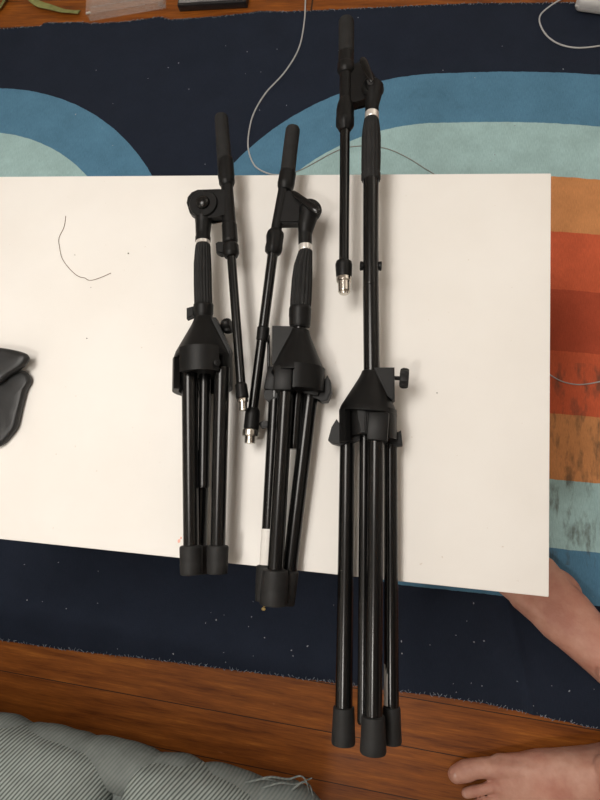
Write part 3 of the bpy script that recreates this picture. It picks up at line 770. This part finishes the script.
# seat mat with puffs
def puff(u0, u1, v0, v1, h, zb):
    bm = bmesh.new(); N = 44; g = []
    for i in range(N+1):
        rowv = []
        for j in range(N+1):
            a = -1+2*i/N; b = -1+2*j/N
            # squircle footprint
            q = (abs(a)**3.2+abs(b)**3.2)
            hh = max(0, 1-abs(a)**3)**.42*max(0, 1-abs(b)**3)**.42
            uu = (u0+u1)/2+(u1-u0)/2*a*(1-.10*b*b); vv = (v0+v1)/2+(v1-v0)/2*b*(1-.10*a*a)
            zz = zb+h*hh+.003*noise.noise(Vector((uu*14, vv*14, 1)))*hh
            rowv.append(bm.verts.new(sp(uu, vv, zz)))
        g.append(rowv)
    for i in range(N):
        for j in range(N): bm.faces.new((g[i][j], g[i+1][j], g[i+1][j+1], g[i][j+1]))
    e = [g[i][0] for i in range(N+1)]+[g[N][j] for j in range(1, N+1)]+[g[i][N] for i in range(N-1, -1, -1)]+[g[0][j] for j in range(N-1, 0, -1)]
    l2 = [bm.verts.new(v.co-Vector((0, 0, .012))) for v in e]
    for k in range(len(e)): bm.faces.new((e[k], e[(k+1) % len(e)], l2[(k+1) % len(e)], l2[k]))
    bm.faces.new(l2)
    return bm
def uv(x, y, z):
    p = P(x, y, z)-so; return p.dot(sd), p.dot(sn)
u1 = uv(108, 790, SZ+.01)[0]; v1 = uv(40, 741, SZ)[1]; u2 = uv(262, 800, SZ+.01)[0]; v2 = uv(190, 774, SZ)[1]
for (ua, ub, va, vb) in ((u1-.30, u1-.004, v1, v1+.27), (u1+.004, u2, v2, v2+.27), (u1-.60, u1-.306, v1, v1+.27), (u1-.30, u1-.004, v1+.275, v1+.52), (u1+.004, u2, v2+.275, v2+.52), (u1-.60, u1-.306, v1+.275, v1+.52)):
    obj('seat_cushion', puff(ua, ub, va, vb, .060, SZ-.035), M_SOFA, sofa, 80)
bm = bmesh.new(); add_box(bm, sp((u2-.80)/2, .32, SZ-.050), (sd, sn, UP), ((u2-.04+.76)/2, .27, .014), .01, 3); obj('seat_deck', bm, M_SOFA_EDGE, sofa)
# loose threads at the corner
bm = bmesh.new()
for (pl) in (((250, 782), (270, 777), (288, 779), (300, 776), (306, 781), (309, 792)), ((262, 788), (280, 783), (296, 784), (312, 778)), ((240, 784), (262, 779), (276, 781)), ((292, 790), (303, 782), (310, 786), (313, 796))):
    pp = spline([P(x, y, SZ-.03+.006*math.sin(i*2)) for i, (x, y) in enumerate(pl)], 8)
    add_path(bm, pp, [.0016*(1-.5*i/len(pp)) for i in range(len(pp))], 8)
th = obj('loose_thread', bm, M_SOFA_EDGE, sofa)

# ------------------------------------------------------------------ person: bare feet and legs
def loft(bm, secs, seg=28, power=2.0):
    """secs: list of (centre, axis a, axis b) ellipses"""
    rings = []
    for c, a, b in secs:
        ring = []
        for k in range(seg):
            t = 2*PI*k/seg; ct, st_ = math.cos(t), math.sin(t)
            ring.append(bm.verts.new(c+a*(math.copysign(abs(ct)**(2/power), ct))+b*(math.copysign(abs(st_)**(2/power), st_))))
        rings.append(ring)
    for A, B in zip(rings, rings[1:]):
        for k in range(seg): bm.faces.new((A[k], A[(k+1) % seg], B[(k+1) % seg], B[k]))
    bm.faces.new(rings[0][::-1]); bm.faces.new(rings[-1])
def foot_parts(bm, ank, ang, med, zf, k=1.0, tuck=0):
    """ank: point on the floor under the ankle, ang: direction the toes point, med: +1 when the big toe lies on the left of that direction"""
    F = Vector((math.cos(ang), math.sin(ang), 0)); Lh = Vector((-math.sin(ang), math.cos(ang), 0))*med
    def q(x, y, z): return ank+(F*x+Lh*y)*k+Vector((0, 0, zf+z*k))
    Z = UP; RF = Matrix.Rotation(ang, 3, 'Z')
    main = [(-.058, -.001, .030, .010, .012), (-.054, -.001, .031, .021, .022), (-.040, 0, .036, .029, .034), (-.018, 0, .042, .032, .041), (.010, 0, .046, .034, .045), (.035, .002, .043, .0345, .042),
            (.060, .003, .038, .036, .037), (.085, .003, .033, .0395, .032), (.110, .003, .028, .0435, .0265), (.135, .002, .0225, .0470, .0215), (.152, .000, .0185, .0475, .0175), (.160, -.001, .0150, .0440, .0130), (.166, -.001, .0140, .038, .009)]
    loft(bm, [(q(x, y, z), Lh*hw*k*(1.12 if -.02 < x < .1 else 1), Z*hh*k) for x, y, z, hw, hh in main], 36, 2.25)
    # ridges of the big toe bone and tendons
    def limb(pl, rr, seg=18): add_path(bm, [q(*p) for p in pl], [r*k for r in rr], seg)
    limb([(.02, .012, .070), (.06, .018, .056), (.10, .025, .042), (.14, .031, .028), (.165, .033, .02)], [.014, .0135, .0135, .0145, .013])
    limb([(.05, -.004, .064), (.09, -.002, .051), (.13, .004, .036), (.16, .008, .024)], [.0095, .0085, .008, .0085])
    limb([(.05, -.016, .058), (.09, -.018, .045), (.13, -.017, .032), (.155, -.016, .022)], [.0095, .0085, .008, .008])
    # ball on the medial side
    add_ball(bm, q(.142, .0345, .020), .0155*k, (1.3, 1, 1), 16, RF)
    add_ball(bm, q(.112, -.0360, .016), .0150*k, (2.0, 1, 1), 16, RF)
    # toes: root, knuckle, tip
    toes = [((.150, .032, .020), (.178, .0365, .0195), (.196, .0355, .0160), (.211, .0335, .0145), (.0155, .0146, .0162, .0135)),
            ((.150, .010, .020), (.178, .0080, .0215), (.194, .0060, .0155), (.205, .0045, .0115), (.0100, .0080, .0086, .0078)),
            ((.145, -.008, .018), (.169, -.0105, .0200), (.184, -.0125, .0145), (.194, -.0135, .0105), (.0100, .0082, .0084, .0075)),
            ((.138, -.022, .016), (.158, -.0265, .0185), (.171, -.0290, .0130), (.180, -.0295, .0100), (.0096, .0078, .0080, .0070)),
            ((.125, -.034, .014), (.142, -.0400, .0155), (.155, -.0425, .0115), (.163, -.0425, .0090), (.0095, .0075, .0078, .0066))]
    nails = []
    for i in (3, 4): toes[i] = tuple((x-tuck*.5*j, y+tuck*(.4+.6*j/3), z_) for j, (x, y, z_) in enumerate(toes[i][:4]))+toes[i][4:]
    for a, b, c, d, r in toes:
        add_path(bm, [q(*p) for p in spline([Vector(a), Vector(b), Vector(c), Vector(d)], 4)], [k*(r[min(3, i//4)]*(1-(i % 4)/4)+r[min(3, i//4+1)]*((i % 4)/4)) for i in range(13)], 16)
        add_ball(bm, q(*d), r[3]*k, (1, 1, .95), 14)
        nails.append((q(d[0]-r[3]*.05, d[1], d[2]+r[3]*.78), F, Lh, r[3]*k))
    # ankle bones, heel cord
    add_ball(bm, q(.002, .0215, .080), .0170*k, (1.2, 1, 1.2), 16, RF); add_ball(bm, q(-.010, -.0225, .072), .0165*k, (1.2, 1, 1.2), 16, RF)
    return nails, q
def leg_parts(bm, q, knee, hip, k=1.0):
    a0 = q(-.004, 0, .05); F0 = (q(1, 0, 0)-q(0, 0, 0)).normalized(); L0 = (q(0, 1, 0)-q(0, 0, 0)).normalized()
    ctl = [(0.0, .034, .036), (.08, .0315, .0395), (.16, .0285, .036), (.30, .033, .039), (.48, .046, .050), (.68, .054, .056), (.86, .049, .052), (1.0, .052, .058)]
    loft(bm, [(a0.lerp(knee, t)-F0*(.010*math.sin(t*PI)), L0*w*k, F0*dd*k) for t, w, dd in ctl], 30)
    ctl = [(0, .052, .057), (.12, .056, .060), (.4, .068, .070), (.75, .080, .082), (1.0, .086, .088)]
    loft(bm, [(knee.lerp(hip, t), L0*w*k, F0*dd*k) for t, w, dd in ctl], 30)
    add_ball(bm, knee+F0*.012, .050*k, (1, 1, 1), 18)
bm = bmesh.new()
# left foot (bottom right of the photo) and right foot (toes under the table)
aL = P(609, 775, .06); aL.z = 0
tL = P(467, 796, .012); angL = math.atan2(tL.y-aL.y, tL.x-aL.x)
aR = P(614, 662, .06); aR.z = 0
tR = P(513, 562, .02); angR = math.atan2(tR.y-aR.y, tR.x-aR.x)
nl, qL = foot_parts(bm, aL, angL, -1, .0005, 1.13)
nr, qR = foot_parts(bm, aR, angR, 1, .0050, 1.15, .005)
hipc = Vector((.40, (aL.y+aR.y)/2-.03, .92))
leg_parts(bm, qL, Vector((aL.x+.02, aL.y-.01, .50)), hipc+Vector((.02, -.09, 0)))
leg_parts(bm, qR, Vector((aR.x+.03, aR.y-.02, .50)), hipc+Vector((.0, .09, 0)))
loft(bm, [(hipc+Vector((.01, 0, dz)), Vector((0, hw, 0)), Vector((hd, 0, 0))) for dz, hw, hd in ((-.06, .10, .08), (-.02, .165, .10), (.05, .175, .11), (.12, .165, .105), (.20, .145, .095), (.22, .12, .08))], 36)
me = bpy.data.meshes.new('tmp'); bm.to_mesh(me); bm.free()
tmp = bpy.data.objects.new('tmp', me); COL.objects.link(tmp)
md = tmp.modifiers.new('r', 'REMESH'); md.mode = 'VOXEL'; md.voxel_size = .0024
ms = tmp.modifiers.new('s', 'SMOOTH'); ms.factor = .5; ms.iterations = 5
dg = bpy.context.evaluated_depsgraph_get(); dg.update()
me2 = bpy.data.meshes.new_from_object(tmp.evaluated_get(dg))
bpy.data.objects.remove(tmp); bpy.data.meshes.remove(me)
bm = bmesh.new(); bm.from_mesh(me2); bpy.data.meshes.remove(me2)
person = thing('person', 'barefoot person standing at right, one foot under the white table edge', 'person', Vector(((aL.x+aR.x)/2, (aL.y+aR.y)/2, 0)))
body = obj('body', bm, M_SKIN, person, 180)
for nails in (nl, nr):
    for c, F, Lh, r in nails:
        bm = bmesh.new(); 
        Rm = Matrix((F, Lh, UP)).transposed()
        add_ball(bm, c, r*.62, (1.05, .95, .32), 14, Rm); obj('toenail', bm, M_NAIL, body)
bm = bmesh.new()
add_path(bm, [hipc+Vector((.01, 0, dz)) for dz in (.21, .14, .05, -.04)], [.001*0+r for r in (.135, .150, .160, .155)], 40, flat=(1, 1), cap=False)
for c in bm.verts: c.co.y = hipc.y+(c.co.y-hipc.y)*1.22; c.co.x = hipc.x+.01+(c.co.x-hipc.x-.01)*.80
for s_, kn in ((-1, Vector((aL.x+.02, aL.y-.01, .50))), (1, Vector((aR.x+.03, aR.y-.02, .50)))):
    h_ = hipc+Vector((.01, .09*s_, 0))
    add_path(bm, [h_.lerp(kn, t) for t in (-.02, .2, .45, .70)], [.102, .102, .100, .098], 32, cap=False)
so_ = obj('shorts', bm, M_SHORTS, person, 180)
mo = so_.modifiers.new('thickness', 'SOLIDIFY'); mo.thickness = .003

# ------------------------------------------------------------------ light
def area(name, loc, target, size, energy, col):
    l = bpy.data.lights.new(name, 'AREA'); l.shape = 'DISK'; l.size = size; l.energy = energy; l.color = col
    o = bpy.data.objects.new(name, l); COL.objects.link(o); o.location = loc
    o.rotation_euler = (Vector(target)-Vector(loc)).to_track_quat('-Z', 'Y').to_euler(); return o
area('ceiling_lamp', (-.80, .42, 2.44), (-.45, .3, .3), 1.0, 28.5, (1.0, .95, .885))
area('ceiling_spot', (-.75, -.75, 2.40), (-.35, .1, .4), .22, 9.5, (1.0, .95, .885))
area('bounce_fill', (-2.6, -1.5, 1.7), (-2.4, -1.3, 2.5), .4, 17, (1.0, .95, .88))  # added pair of fills aimed at the ceiling to lift the ambient light
area('bounce_fill', (1.7, 2.3, 1.7), (1.5, 2.1, 2.5), .4, 17, (1.0, .95, .88))
w = bpy.data.worlds.new('room_ambient'); SC.world = w; w.use_nodes = True
w.node_tree.nodes['Background'].inputs[0].default_value = (1.0, .93, .84, 1)
w.node_tree.nodes['Background'].inputs[1].default_value = .15
SC.view_settings.view_transform = 'Standard'; SC.view_settings.look = 'None'
SC.view_settings.exposure = .13; SC.view_settings.gamma = 1; SC.view_settings.use_curve_mapping = False
